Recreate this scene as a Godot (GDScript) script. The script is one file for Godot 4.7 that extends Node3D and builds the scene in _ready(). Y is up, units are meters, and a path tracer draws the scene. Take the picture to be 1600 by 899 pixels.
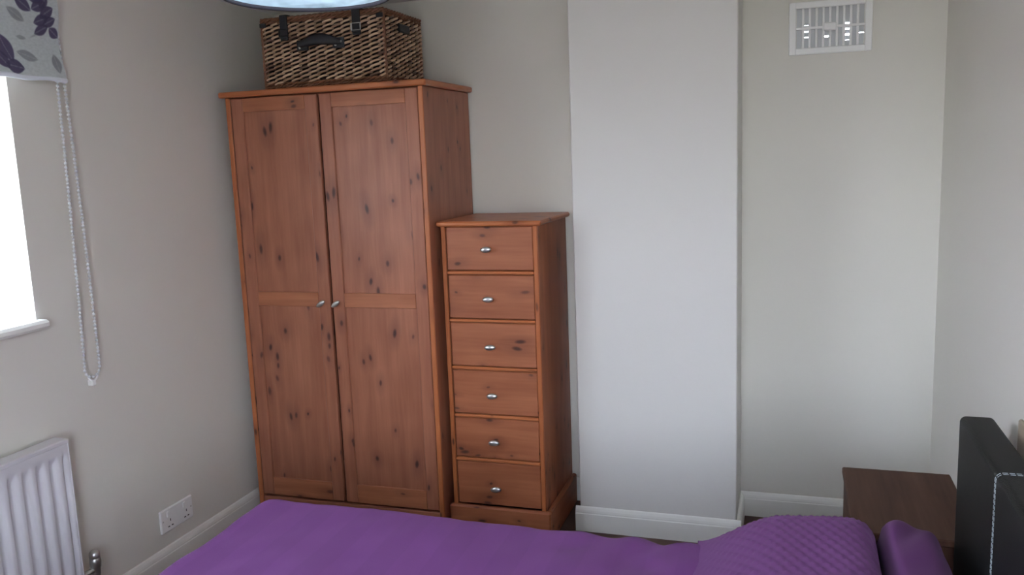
extends Node3D
# A bedroom corner: pine wardrobe with a wicker hamper on it, a tall pine drawer chest, chimney breast, bed in front.
# x runs along the back wall from the window wall, y is up, z comes out of the back wall towards the camera.

var taken := {}
var mat := {}
var rng := RandomNumberGenerator.new()

# ---------------------------------------------------------------- naming and adding
func numbered(called: String) -> String:
	if not taken.has(called):
		taken[called] = 0
		return called
	taken[called] += 1
	return "%s_%03d" % [called, taken[called]]

func tag(o: Node, label: String, category: String, group := "", kind := "") -> void:
	o.set_meta("label", label)
	o.set_meta("category", category)
	if group != "":
		o.set_meta("group", group)
	if kind != "":
		o.set_meta("kind", kind)

func thing(called: String, label: String, category: String, at := Vector3.ZERO, group := "") -> Node3D:
	var o := Node3D.new()
	o.name = numbered(called)
	add_child(o)
	o.position = at
	tag(o, label, category, group)
	return o

func put(called: String, mesh: Mesh, m: Material, parent: Node = self, at := Vector3.ZERO, rot := Vector3.ZERO) -> MeshInstance3D:
	var o := MeshInstance3D.new()
	o.name = numbered(called) if parent == self else called
	o.mesh = mesh
	o.material_override = m
	o.position = at
	o.rotation = rot
	parent.add_child(o, true)
	return o

func struct(called: String, mesh: Mesh, m: Material, label: String, category: String, at := Vector3.ZERO) -> MeshInstance3D:
	var o := put(called, mesh, m, self, at)
	tag(o, label, category, "", "structure")
	return o

# ---------------------------------------------------------------- mesh helpers
func new_st() -> SurfaceTool:
	var st := SurfaceTool.new()
	st.begin(Mesh.PRIMITIVE_TRIANGLES)
	return st

# one triangle, wound so that its front faces away from c
func tri_out(st: SurfaceTool, a: Vector3, b: Vector3, c: Vector3, centre: Vector3, ua: Vector2, ub: Vector2, uc: Vector2) -> void:
	var n := (b - a).cross(c - a)
	var pts := [a, b, c]
	var uvs := [ua, ub, uc]
	if n.dot((a + b + c) / 3.0 - centre) > 0.0:
		pts = [a, c, b]
		uvs = [ua, uc, ub]
		n = -n
	n = -n.normalized()
	for i in 3:
		st.set_normal(n)
		st.set_uv(uvs[i])
		st.add_vertex(pts[i])

# texture coordinates in metres; the grain axis runs along v
func box_uv(p: Vector3, n: Vector3, grain: int, off: Vector2) -> Vector2:
	var a := n.abs()
	var ax := 0
	if a.y >= a.x and a.y >= a.z:
		ax = 1
	elif a.z >= a.x:
		ax = 2
	var left := []
	for i in 3:
		if i != ax:
			left.append(i)
	if left[0] == grain:
		left = [left[1], left[0]]
	elif left[1] != grain and ax == grain:
		pass
	return Vector2(p[left[0]] + off.x, p[left[1]] * 0.5 + off.y)

func add_box(st: SurfaceTool, lo: Vector3, hi: Vector3, b := 0.0, grain := 1, off := Vector2.ZERO) -> void:
	var c := (lo + hi) * 0.5
	var h := (hi - lo) * 0.5
	b = minf(b, minf(h.x, minf(h.y, h.z)) * 0.9)
	var quad := func(p0: Vector3, p1: Vector3, p2: Vector3, p3: Vector3) -> void:
		var n := (p1 - p0).cross(p2 - p0).normalized()
		var u := [box_uv(p0, n, grain, off), box_uv(p1, n, grain, off), box_uv(p2, n, grain, off), box_uv(p3, n, grain, off)]
		tri_out(st, p0, p1, p2, c, u[0], u[1], u[2])
		tri_out(st, p0, p2, p3, c, u[0], u[2], u[3])
	for ax in 3:
		var e1: int = (ax + 1) % 3
		var e2: int = (ax + 2) % 3
		for s in [-1.0, 1.0]:
			var ps := []
			for k in [[-1, -1], [1, -1], [1, 1], [-1, 1]]:
				var p := Vector3.ZERO
				p[ax] = s * h[ax]
				p[e1] = k[0] * (h[e1] - b)
				p[e2] = k[1] * (h[e2] - b)
				ps.append(c + p)
			quad.call(ps[0], ps[1], ps[2], ps[3])
	if b <= 0.0:
		return
	for ax in 3:
		var e1: int = (ax + 1) % 3
		var e2: int = (ax + 2) % 3
		for s1 in [-1.0, 1.0]:
			for s2 in [-1.0, 1.0]:
				var ps := []
				for k in [[-1, 0], [1, 0], [1, 1], [-1, 1]]:
					var p := Vector3.ZERO
					p[ax] = k[0] * (h[ax] - b)
					p[e1] = s1 * (h[e1] - (b if k[1] == 1 else 0.0))
					p[e2] = s2 * (h[e2] - (0.0 if k[1] == 1 else b))
					ps.append(c + p)
				quad.call(ps[0], ps[1], ps[2], ps[3])
	for sx in [-1.0, 1.0]:
		for sy in [-1.0, 1.0]:
			for sz in [-1.0, 1.0]:
				var p0 := c + Vector3(sx * h.x, sy * (h.y - b), sz * (h.z - b))
				var p1 := c + Vector3(sx * (h.x - b), sy * h.y, sz * (h.z - b))
				var p2 := c + Vector3(sx * (h.x - b), sy * (h.y - b), sz * h.z)
				tri_out(st, p0, p1, p2, c, box_uv(p0, Vector3.RIGHT, grain, off), box_uv(p1, Vector3.RIGHT, grain, off), box_uv(p2, Vector3.RIGHT, grain, off))

func box(lo: Vector3, hi: Vector3, b := 0.0, grain := 1, off := Vector2.ZERO) -> ArrayMesh:
	var st := new_st()
	add_box(st, lo, hi, b, grain, off)
	return st.commit()

# a grid of points (rows of equal length) as a smooth skin; flip turns it over
func add_grid(st: SurfaceTool, rows: Array, flip := false, uvs: Array = []) -> void:
	var h := rows.size()
	var w: int = rows[0].size()
	for j in h - 1:
		for i in w - 1:
			var q := [[j, i], [j, i + 1], [j + 1, i + 1], [j + 1, i]]
			var order := [0, 1, 2, 0, 2, 3] if not flip else [0, 2, 1, 0, 3, 2]
			for k in order:
				var y: int = q[k][0]
				var x: int = q[k][1]
				if uvs.size() > 0:
					st.set_uv(uvs[y][x])
				else:
					st.set_uv(Vector2(float(x) / (w - 1), float(y) / (h - 1)))
				st.add_vertex(rows[y][x])

func finish(st: SurfaceTool) -> ArrayMesh:
	st.index()
	st.generate_normals()
	return st.commit()

# surface of revolution round y; profile of Vector2(radius, y), from the bottom up for an outside skin
func lathe(profile: Array, n := 32, squash := Vector3.ONE) -> ArrayMesh:
	var st := new_st()
	st.set_smooth_group(0)
	var rows := []
	for p in profile:
		var row := []
		for i in n + 1:
			var a := TAU * (i % n) / n
			row.append(Vector3(p.x * cos(a), p.y, p.x * sin(a)) * squash)
		rows.append(row)
	add_grid(st, rows)
	return finish(st)

func add_tube(st: SurfaceTool, pts: Array, r: float, sides := 8, col := Color.WHITE, taper := false) -> void:
	var rings := []
	for k in pts.size():
		var a: Vector3 = pts[maxi(k - 1, 0)]
		var b: Vector3 = pts[mini(k + 1, pts.size() - 1)]
		var t := (b - a).normalized()
		var up := Vector3.UP if absf(t.y) < 0.9 else Vector3.RIGHT
		var u := t.cross(up).normalized()
		var v := u.cross(t)
		var ring := []
		var rr := r
		if taper and (k == 0 or k == pts.size() - 1):
			rr = r * 0.6
		for i in sides + 1:
			var an := TAU * (i % sides) / sides
			ring.append(pts[k] + (u * cos(an) + v * sin(an)) * rr)
		rings.append(ring)
	st.set_color(col)
	add_grid(st, rings, true)

func tube(pts: Array, r: float, sides := 10) -> ArrayMesh:
	var st := new_st()
	st.set_smooth_group(0)
	add_tube(st, pts, r, sides)
	return finish(st)

# profile of Vector2(out, up) swept along x from 0 to len; the ends closed
func moulding(profile: Array, length: float) -> ArrayMesh:
	var st := new_st()
	var c := Vector3(length / 2, 0.05, 0.006)
	var n := profile.size()
	for i in n:
		var a: Vector2 = profile[i]
		var b: Vector2 = profile[(i + 1) % n]
		var e := b - a
		var out := Vector3(0, -e.x, e.y)   # the profile runs anticlockwise seen with 'out' to the right
		var p0 := Vector3(0, a.y, a.x)
		var p1 := Vector3(length, a.y, a.x)
		var p2 := Vector3(length, b.y, b.x)
		var p3 := Vector3(0, b.y, b.x)
		var inside := (p0 + p2) * 0.5 - out.normalized() * 0.01
		tri_out(st, p0, p1, p2, inside, Vector2.ZERO, Vector2(1, 0), Vector2(1, 1))
		tri_out(st, p0, p2, p3, inside, Vector2.ZERO, Vector2(1, 1), Vector2(0, 1))
	for x in [0.0, length]:
		for i in range(1, n - 1):
			tri_out(st, Vector3(x, profile[0].y, profile[0].x), Vector3(x, profile[i].y, profile[i].x), Vector3(x, profile[i + 1].y, profile[i + 1].x), c, Vector2.ZERO, Vector2.ZERO, Vector2.ZERO)
	return st.commit()

# ---------------------------------------------------------------- materials
func plain(col: Color, rough := 0.6, metal := 0.0) -> StandardMaterial3D:
	var m := StandardMaterial3D.new()
	m.albedo_color = col
	m.roughness = rough
	m.metallic = metal
	return m

func noise(freq: float, s: int, oct := 3) -> FastNoiseLite:
	var n := FastNoiseLite.new()
	n.seed = s
	n.frequency = freq
	n.fractal_octaves = oct
	return n

func noise_normal(freq: float, s: int, size := 256, strength := 4.0) -> NoiseTexture2D:
	var t := NoiseTexture2D.new()
	t.width = size
	t.height = size
	t.seamless = true
	t.as_normal_map = true
	t.bump_strength = strength
	t.noise = noise(freq, s)
	return t

func wall_paint(col: Color) -> StandardMaterial3D:
	var m := plain(col, 0.62)
	m.normal_enabled = true
	m.normal_texture = noise_normal(0.05, 5)
	m.normal_scale = 0.035
	m.uv1_triplanar = true
	m.uv1_world_triplanar = true
	m.uv1_scale = Vector3(2.2, 2.2, 2.2)
	return m

# stained knotty pine: 1 m across the grain, 2 m along it
func wood_image(s: int, light: Color, dark: Color, knots: int) -> Image:
	var w := 512
	var h := 1024
	var r := RandomNumberGenerator.new()
	r.seed = s
	var bend := PackedFloat32Array()
	bend.resize(w * h)
	var knot := PackedFloat32Array()
	knot.resize(w * h)
	for k in knots:
		var kx := r.randi_range(0, w - 1)
		var ky := r.randi_range(0, h - 1)
		var rx := r.randf_range(2.2, 4.6)
		var ry := rx * r.randf_range(1.3, 3.0)
		var deep := r.randf_range(0.55, 1.0)
		var tilt := r.randf_range(-0.5, 0.5)
		var R := int(rx * 6)
		for y in range(-R * 2, R * 2 + 1):
			for x in range(-R, R + 1):
				var at := posmod(ky + y, h) * w + posmod(kx + x, w)
				var xx := x + y * tilt * 0.3
				var d := sqrt(xx * xx / (rx * rx) + y * y / (ry * ry))
				if d < 1.35:
					knot[at] = maxf(knot[at], deep * clampf((1.35 - d) * 1.1, 0.2, 1))
				elif d < 4.5:
					knot[at] = maxf(knot[at], deep * 0.2 * (1.0 - (d - 1.35) / 3.15))
				var f := exp(-(d * d) / 9.0)
				bend[at] += signf(xx + 0.01) * f * rx * 0.8
	var n1 := noise(0.028, s + 1, 3).get_seamless_image(w, 64)
	n1.resize(w, h, Image.INTERPOLATE_CUBIC)
	var n2 := noise(0.13, s + 2, 3).get_seamless_image(w, 64)
	n2.resize(w, h, Image.INTERPOLATE_CUBIC)
	var n3 := noise(0.008, s + 3, 2).get_seamless_image(w, h)
	var b1 := n1.get_data()
	var b2 := n2.get_data()
	var b3 := n3.get_data()
	var out := PackedByteArray()
	out.resize(w * h * 3)
	for y in h:
		for x in w:
			var at := y * w + x
			var sx := posmod(int(x - bend[at]), w)
			var t := 0.50 * b1[y * w + sx] + 0.26 * b2[y * w + sx] + 0.24 * b3[at]
			t = clampf((t / 255.0 - 0.5) * 1.5 + 0.5, 0.0, 1.0)
			var c := dark.lerp(light, t)
			c = c.lerp(Color(0.24, 0.13, 0.125), knot[at] * 0.85)
			out[at * 3] = int(c.r * 255)
			out[at * 3 + 1] = int(c.g * 255)
			out[at * 3 + 2] = int(c.b * 255)
	return Image.create_from_data(w, h, false, Image.FORMAT_RGB8, out)

func wood(img: Image, rough := 0.42) -> StandardMaterial3D:
	var m := plain(Color.WHITE, rough)
	m.albedo_texture = ImageTexture.create_from_image(img)
	return m

func blot(img: Image, cx: float, cy: float, a: float, b: float, ang: float, col: Color, strength: float) -> void:
	var R := int(maxf(a, b)) + 2
	for y in range(maxi(0, int(cy) - R), mini(img.get_height(), int(cy) + R + 1)):
		for x in range(maxi(0, int(cx) - R), mini(img.get_width(), int(cx) + R + 1)):
			var dx := (x - cx) * cos(ang) + (y - cy) * sin(ang)
			var dy := -(x - cx) * sin(ang) + (y - cy) * cos(ang)
			var u := clampf(dx / a, -1, 1)
			var half := b * (1.0 - u * u) # leaf outline: pointed at both ends
			if absf(dx) < a and absf(dy) < half:
				var edge := clampf((half - absf(dy)) / 1.5, 0, 1)
				var vein := 0.25 if absf(dy) < 0.8 else 0.0
				img.set_pixel(x, y, img.get_pixel(x, y).lerp(col, strength * edge * (1.0 - vein)))

# leaf print of the blind; 4 pixels to the centimetre, corner of the photo at the right
func leaf_print() -> Image:
	var w := 680
	var h := 176
	var img := Image.create(w, h, false, Image.FORMAT_RGB8)
	var base := Color(0.77, 0.80, 0.80)
	img.fill(base)
	var n := noise(0.25, 77, 2)
	for y in h:
		for x in w:
			var t := n.get_noise_2d(x * 0.5, y) * 0.035
			img.set_pixel(x, y, Color(base.r + t, base.g + t, base.b + t))
	var plum := Color(0.27, 0.24, 0.36)
	var grey := Color(0.42, 0.43, 0.46)
	# distance from the right edge and height above the hem (metres), half length, half width, slope, tone
	var sprig := [
		[0.142, 0.222, 0.034, 0.017, 0.55, 0], [0.130, 0.272, 0.036, 0.016, 0.2, 0], [0.072, 0.262, 0.034, 0.016, -0.35, 0],
		[0.080, 0.224, 0.032, 0.016, -0.45, 0], [0.050, 0.206, 0.032, 0.016, -0.6, 0], [0.072, 0.180, 0.030, 0.015, -0.4, 0],
		[0.040, 0.178, 0.028, 0.014, -0.5, 0], [0.070, 0.150, 0.030, 0.014, -0.5, 0], [0.020, 0.146, 0.022, 0.015, 0.6, 0],
		[0.095, 0.246, 0.030, 0.014, 0.3, 0], [0.058, 0.238, 0.028, 0.013, -0.9, 0], [0.095, 0.131, 0.026, 0.003, -0.45, 1],
		[0.170, 0.186, 0.036, 0.013, 0.5, 1], [0.140, 0.062, 0.038, 0.014, 0.25, 1], [0.026, 0.046, 0.030, 0.016, 1.45, 1],
		[0.216, 0.080, 0.042, 0.022, 1.2, 0], [0.198, 0.024, 0.032, 0.019, 0.15, 0], [0.240, 0.045, 0.034, 0.018, 0.9, 0],
		[0.215, 0.278, 0.032, 0.015, 0.1, 1], [0.150, 0.118, 0.020, 0.006, 0.1, 1],
		[0.090, 0.330, 0.034, 0.016, 0.3, 0], [0.130, 0.345, 0.034, 0.016, -0.5, 0], [0.060, 0.370, 0.034, 0.014, 0.7, 1], [0.180, 0.380, 0.034, 0.016, 0.2, 0],
	]
	for rep in 7:
		for l in sprig:
			var cx: float = w - 1 - (l[0] + rep * 0.26) * 400.0
			var cy: float = h - 1 - (l[1] + (0.06 if rep % 2 == 1 else 0.0)) * 400.0
			blot(img, cx, cy, l[2] * 440.0, l[3] * 520.0, l[4], plum if l[5] == 0 else grey, 0.88 if l[5] == 0 else 0.55)
	return img

func make_materials() -> void:
	mat.wall = wall_paint(Color(0.89, 0.878, 0.845))
	mat.chimney = wall_paint(Color(0.875, 0.865, 0.85))
	mat.ceiling = plain(Color(0.94, 0.94, 0.93), 0.8)
	mat.gloss = plain(Color(0.94, 0.94, 0.92), 0.3)
	mat.upvc = plain(Color(0.90, 0.91, 0.92), 0.3)
	mat.floor = plain(Color(0.40, 0.30, 0.26), 0.75)
	mat.floor.normal_enabled = true
	mat.floor.normal_texture = noise_normal(0.35, 9, 256, 8.0)
	mat.floor.uv1_triplanar = true
	mat.floor.uv1_scale = Vector3(5, 5, 5)
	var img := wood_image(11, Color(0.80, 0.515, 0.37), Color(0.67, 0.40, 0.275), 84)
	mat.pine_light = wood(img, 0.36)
	mat.pine_light.albedo_color = Color(0.98, 0.94, 0.83)  # edge wear and caught light put into a paler tint
	mat.pine = wood(img, 0.42)
	mat.pine.albedo_color = Color(0.88, 0.86, 0.84)
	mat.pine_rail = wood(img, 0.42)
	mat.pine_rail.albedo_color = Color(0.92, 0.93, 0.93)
	mat.pine_pale = wood(img, 0.42)
	mat.pine_pale.albedo_color = Color(0.875, 0.90, 0.97)
	var d := wood_image(29, Color(0.37, 0.265, 0.215), Color(0.28, 0.19, 0.155), 5)
	mat.walnut = wood(d, 0.6)
	mat.walnut.metallic_specular = 0.25
	mat.inner = plain(Color(0.16, 0.09, 0.07), 0.8)
	mat.steel = plain(Color(0.80, 0.80, 0.79), 0.32, 0.85)
	mat.dull_metal = plain(Color(0.20, 0.20, 0.21), 0.4, 0.6)
	mat.white_metal = plain(Color(0.86, 0.85, 0.87), 0.35)
	mat.white_plastic = plain(Color(0.96, 0.96, 0.955), 0.35)
	mat.grey_plastic = plain(Color(0.80, 0.81, 0.82), 0.5)
	mat.dark_slot = plain(Color(0.05, 0.05, 0.05), 0.8)
	mat.leather = plain(Color(0.10, 0.105, 0.105), 0.5)
	mat.leather.metallic_specular = 0.3
	mat.leather.normal_enabled = true
	mat.leather.normal_texture = noise_normal(0.22, 3, 256, 5.0)
	mat.leather.normal_scale = 0.3
	mat.leather.uv1_triplanar = true
	mat.leather.uv1_scale = Vector3(7, 7, 7)
	mat.thread = plain(Color(0.62, 0.66, 0.68), 0.8)
	mat.strap = plain(Color(0.125, 0.13, 0.15), 0.45)
	mat.tab = plain(Color(0.17, 0.18, 0.21), 0.5)
	mat.wicker = plain(Color.WHITE, 0.38)
	mat.wicker.vertex_color_use_as_albedo = true
	mat.wicker_dark = plain(Color(0.13, 0.085, 0.07), 0.9)
	mat.wicker_rim = plain(Color(0.46, 0.30, 0.20), 0.5)
	mat.duvet = cloth(Color(0.43, 0.225, 0.48), 15)
	var bands := Image.create(128, 8, false, Image.FORMAT_RGB8)
	bands.fill(Color.WHITE)
	for x in range(64, 128):
		for y in 8:
			bands.set_pixel(x, y, Color(0.975, 0.97, 0.98))
	mat.duvet.albedo_texture = ImageTexture.create_from_image(bands)
	mat.duvet.albedo_color = Color(0.445, 0.235, 0.495)
	mat.pillow = cloth(Color(0.36, 0.17, 0.39), 16)
	mat.quilt = cloth(Color(0.43, 0.235, 0.47), 17)
	mat.mattress = plain(Color(0.80, 0.78, 0.74), 0.9)
	mat.blind = plain(Color.WHITE, 0.85)
	mat.blind.albedo_texture = ImageTexture.create_from_image(leaf_print())
	mat.blind.backlight_enabled = true
	mat.blind.backlight = Color(0.12, 0.12, 0.13)
	mat.hem = plain(Color(0.88, 0.90, 0.93), 0.8)
	mat.bead = plain(Color(0.86, 0.87, 0.88), 0.35)
	mat.shade = plain(Color(0.86, 0.94, 0.98), 0.85)
	mat.shade.backlight_enabled = true
	mat.shade.backlight = Color(0.9, 0.96, 1.0)
	mat.shade.normal_enabled = true
	mat.shade.normal_texture = noise_normal(0.06, 21, 256, 10.0)
	mat.shade.normal_scale = 0.25
	mat.shade_trim = plain(Color(0.13, 0.11, 0.15), 0.8)
	mat.bulb = plain(Color(0.9, 0.9, 0.88), 0.3)
	mat.bulb.emission_enabled = true  # assumed lit: glow added so the shade reads brighter
	mat.bulb.emission = Color(0.80, 0.92, 1.0)
	mat.bulb.emission_energy_multiplier = 0.35
	mat.plate = plain(Color(0.66, 0.60, 0.52), 0.5)
	mat.glass = plain(Color(0.9, 0.95, 0.97, 0.06), 0.02)
	mat.glass.transparency = BaseMaterial3D.TRANSPARENCY_ALPHA

func cloth(col: Color, s: int) -> StandardMaterial3D:
	var m := plain(col, 0.85)
	m.rim_enabled = true
	m.rim = 0.35
	m.rim_tint = 0.6
	m.normal_enabled = true
	m.normal_texture = noise_normal(0.4, s, 256, 4.0)
	m.normal_scale = 0.2
	m.uv1_triplanar = true
	m.uv1_scale = Vector3(6, 6, 6)
	return m

# ---------------------------------------------------------------- the setting
const RX := 2.927      # right wall
const CEIL := 2.317
const ZF := 4.35       # wall behind the camera

func setting() -> void:
	var T := 0.32
	struct("floor", box(Vector3(-0.3, -0.1, -0.3), Vector3(RX + 0.3, 0, ZF + 0.3)), mat.floor, "plain brown floor glimpsed in the alcove behind the bed", "floor")
	struct("ceiling", box(Vector3(-0.3, CEIL, -0.3), Vector3(RX + 0.3, CEIL + 0.1, ZF + 0.3)), mat.ceiling, "white ceiling just showing above the wicker hamper", "ceiling")
	# the window wall, with its opening
	var st := new_st()
	var wz := [1.555, 2.60]
	var wy := [1.125, 2.06]
	add_box(st, Vector3(-T, 0, -0.2), Vector3(0, CEIL, wz[0]))
	add_box(st, Vector3(-T, 0, wz[1]), Vector3(0, CEIL, ZF))
	add_box(st, Vector3(-T, 0, wz[0]), Vector3(0, wy[0], wz[1]))
	add_box(st, Vector3(-T, wy[1], wz[0]), Vector3(0, CEIL, wz[1]))
	struct("wall_left", st.commit(), mat.wall, "cream window wall on the left with radiator and socket", "wall")
	# the back wall, with the duct behind the vent
	st = new_st()
	var v0 := Vector2(2.383, 1.985)
	var v1 := Vector2(2.633, 2.14)
	add_box(st, Vector3(0, 0, -0.12), Vector3(v0.x, CEIL, 0))
	add_box(st, Vector3(v1.x, 0, -0.12), Vector3(RX, CEIL, 0))
	add_box(st, Vector3(v0.x, 0, -0.12), Vector3(v1.x, v0.y, 0))
	add_box(st, Vector3(v0.x, v1.y, -0.12), Vector3(v1.x, CEIL, 0))
	struct("wall_back", st.commit(), mat.wall, "cream back wall of both alcoves beside the chimney breast", "wall")
	struct("wall_right", box(Vector3(RX, 0, -0.12), Vector3(RX + T, CEIL, ZF)), mat.wall, "cream right wall behind the black headboard", "wall")
	# the wall behind the camera, with an opening added for fill light
	var ux := [1.80, 2.88]
	var uy := [0.45, 2.26]
	st = new_st()
	add_box(st, Vector3(-T, 0, ZF), Vector3(ux[0], CEIL, ZF + T))
	add_box(st, Vector3(ux[1], 0, ZF), Vector3(RX + T, CEIL, ZF + T))
	add_box(st, Vector3(ux[0], 0, ZF), Vector3(ux[1], uy[0], ZF + T))
	add_box(st, Vector3(ux[0], uy[1], ZF), Vector3(ux[1], CEIL, ZF + T))
	struct("wall_front", st.commit(), mat.wall, "cream wall behind the viewer with an opening added for fill light", "wall")
	struct("wall_chimney", box(Vector3(1.523, 0, 0.0), Vector3(2.175, CEIL, 0.3157), 0.004), mat.chimney, "pale chimney breast standing out between the two alcoves", "wall")
	# skirting boards
	var pr := [Vector2(0, 0), Vector2(0.018, 0), Vector2(0.018, 0.078), Vector2(0.0155, 0.082), Vector2(0.0155, 0.086), Vector2(0.013, 0.095), Vector2(0.008, 0.104), Vector2(0.004, 0.1074), Vector2(0, 0.1074)]
	var o := struct("baseboard_left", moulding(pr, ZF - 0.02), mat.gloss, "white moulded skirting board along the window wall", "skirting board", Vector3(0, 0, ZF))
	o.rotation.y = PI / 2
	struct("baseboard_back", moulding(pr, 1.523), mat.gloss, "white skirting board behind the wardrobe and drawers", "skirting board")
	struct("baseboard_alcove", moulding(pr, RX - 2.175), mat.gloss, "white skirting board in the alcove under the vent", "skirting board", Vector3(2.175, 0, 0))
	struct("baseboard_chimney", moulding(pr, 2.193 - 1.505), mat.gloss, "white skirting board across the front of the chimney breast", "skirting board", Vector3(1.505, 0, 0.3157))
	o = struct("baseboard_return", moulding(pr, 0.3157 - 0.018), mat.gloss, "short white skirting board on the alcove side of the chimney breast", "skirting board", Vector3(2.175, 0, 0.3157))
	o.rotation.y = PI / 2
	o = struct("baseboard_right", moulding(pr, ZF - 0.02), mat.gloss, "white skirting board behind the headboard and bedside table", "skirting board", Vector3(RX, 0, 0.02))
	o.rotation.y = -PI / 2
	# window: frame, mullion, panes, sill
	var wn := Node3D.new()
	wn.name = "window_1"
	add_child(wn)
	tag(wn, "bright white framed window under the leaf print blind", "window", "", "structure")
	st = new_st()
	var fx0 := -0.27
	var fx1 := -0.21
	var f := 0.055
	add_box(st, Vector3(fx0, wy[0], wz[0]), Vector3(fx1, wy[1], wz[0] + f), 0.006)
	add_box(st, Vector3(fx0, wy[0], wz[1] - f), Vector3(fx1, wy[1], wz[1]), 0.006)
	add_box(st, Vector3(fx0, wy[0], wz[0]), Vector3(fx1, wy[0] + f, wz[1]), 0.006)
	add_box(st, Vector3(fx0, wy[1] - f, wz[0]), Vector3(fx1, wy[1], wz[1]), 0.006)
	put("window_frame", st.commit(), mat.upvc, wn)
	put("mullion", box(Vector3(fx0, wy[0] + f, 2.12), Vector3(fx1, wy[1] - f, 2.19), 0.006), mat.upvc, wn)
	put("pane", box(Vector3(-0.243, wy[0] + f, wz[0] + f), Vector3(-0.239, wy[1] - f, 2.12)), mat.glass, wn)
	put("pane", box(Vector3(-0.243, wy[0] + f, 2.19), Vector3(-0.239, wy[1] - f, wz[1] - f)), mat.glass, wn)
	put("window_sill", box(Vector3(-0.21, wy[0] - 0.026, wz[0] - 0.02), Vector3(0.042, wy[0] + 0.004, wz[1] + 0.02), 0.009), mat.gloss, wn)
	wn = Node3D.new()  # unseen window, added to lift the light on the window wall
	wn.name = "window_2"
	add_child(wn)
	tag(wn, "white framed window added behind the viewer to brighten the room", "window", "", "structure")
	st = new_st()
	add_box(st, Vector3(ux[0], uy[0], ZF + 0.09), Vector3(ux[0] + f, uy[1], ZF + 0.15), 0.006)
	add_box(st, Vector3(ux[1] - f, uy[0], ZF + 0.09), Vector3(ux[1], uy[1], ZF + 0.15), 0.006)
	add_box(st, Vector3(ux[0], uy[0], ZF + 0.09), Vector3(ux[1], uy[0] + f, ZF + 0.15), 0.006)
	add_box(st, Vector3(ux[0], uy[1] - f, ZF + 0.09), Vector3(ux[1], uy[1], ZF + 0.15), 0.006)
	put("window_frame", st.commit(), mat.upvc, wn)
	put("pane", box(Vector3(ux[0] + f, uy[0] + f, ZF + 0.119), Vector3(ux[1] - f, uy[1] - f, ZF + 0.123)), mat.glass, wn)
	put("window_sill", box(Vector3(ux[0] - 0.04, uy[0] - 0.026, ZF - 0.04), Vector3(ux[1] + 0.04, uy[0] + 0.002, ZF + 0.09), 0.009), mat.gloss, wn)

# ---------------------------------------------------------------- blind and its chain
func blind() -> void:
	var z0 := 1.370
	var z1 := 2.92
	var y0 := 1.915
	var y1 := 2.262
	var t := thing("roman_blind", "pale fabric blind printed with plum and grey leaves above the window", "blind", Vector3(0, y0, 0))
	# the cloth hangs with two soft folds
	var st := new_st()
	st.set_smooth_group(0)
	var rows := []
	var uvs := []
	var ny := 26
	for j in ny + 1:
		var v := float(j) / ny
		var out := 0.050 + 0.010 * cos(v * TAU * 1.5) * (1.0 - v * 0.6)
		var row := []
		var uv := []
		for i in 41:
			var s := float(i) / 40
			var z := lerpf(z1, z0, s)
			row.append(Vector3(out + 0.003 * sin(s * 23.0) * (1.0 - v), v * (y1 - y0), z))
			uv.append(Vector2(1.0 - (z - z0) / 1.7, 1.0 - v * (y1 - y0) / 0.44))
		rows.append(row)
		uvs.append(uv)
	add_grid(st, rows, true, uvs)
	var rb := []
	for row in rows:
		var r2 := []
		for p in row:
			r2.append(p - Vector3(0.004, 0, 0))
		rb.append(r2)
	add_grid(st, rb, false, uvs)
	put("fabric", finish(st), mat.blind, t)
	# hem with a gently scalloped edge
	st = new_st()
	st.set_smooth_group(0)
	var ring := []
	for k in 61:
		var z := lerpf(z0, z1, k / 60.0)
		ring.append(Vector3(0.056 + 0.003 * sin(z * 21.0), -0.004 + 0.003 * sin(z * 36.0), z))
	add_tube(st, ring, 0.008, 10)
	put("hem", finish(st), mat.hem, t)
	put("head_rail", box(Vector3(0.005, y1 - y0 - 0.045, z0 - 0.004), Vector3(0.044, y1 - y0 + 0.004, z1), 0.004), mat.white_plastic, t)
	# bead chain: a long loop at the right end of the blind
	var c := thing("blind_chain", "white bead chain loop hanging from the leaf print blind", "blind chain", Vector3(0.027, 2.205, 1.31))
	var path := []
	var top := 0.0
	var L := 1.285
	var n := 190
	for k in n + 1:
		var v := float(k) / n
		path.append(Vector3(0.004, top - v * L, 0.072 + 0.006 * v + 0.022 * v * v))
	for k in range(1, 13):
		var a := PI * k / 12.0
		path.append(Vector3(0.004, top - L - 0.030 * sin(a), 0.066 + 0.034 * cos(a)))
	for k in n + 1:
		var v := 1.0 - float(k) / n
		path.append(Vector3(0.004, top - v * L, 0.056 - 0.052 * v + 0.028 * v * v))
	st = new_st()
	st.set_smooth_group(0)
	var last: Vector3 = path[0]
	var ball := SphereMesh.new()
	ball.radius = 0.0056
	ball.height = 0.0112
	ball.radial_segments = 8
	ball.rings = 4
	st.append_from(ball, 0, Transform3D(Basis(), last))
	for p in path:
		if p.distance_to(last) >= 0.0118:
			st.append_from(ball, 0, Transform3D(Basis(), p))
			last = p
	var beads := put("beads", st.commit(), mat.bead, c)
	beads.set_meta("kind", "stuff")
	put("cord", tube(path, 0.0018, 6), mat.bead, c)
	# the safety clip that holds the loop to the wall
	var cp := []
	for k in 9:
		var a := PI * 0.9 * k / 8.0
		cp.append(Vector3(-0.006, -1.307 - 0.024 * sin(a), 0.056 - 0.024 * cos(a)))
	put("wall_clip", tube(cp, 0.0035, 8), mat.white_plastic, c)
	put("clip_base", box(Vector3(-0.0265, -1.351, 0.046), Vector3(-0.004, -1.329, 0.066), 0.003), mat.white_plastic, c)

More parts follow.
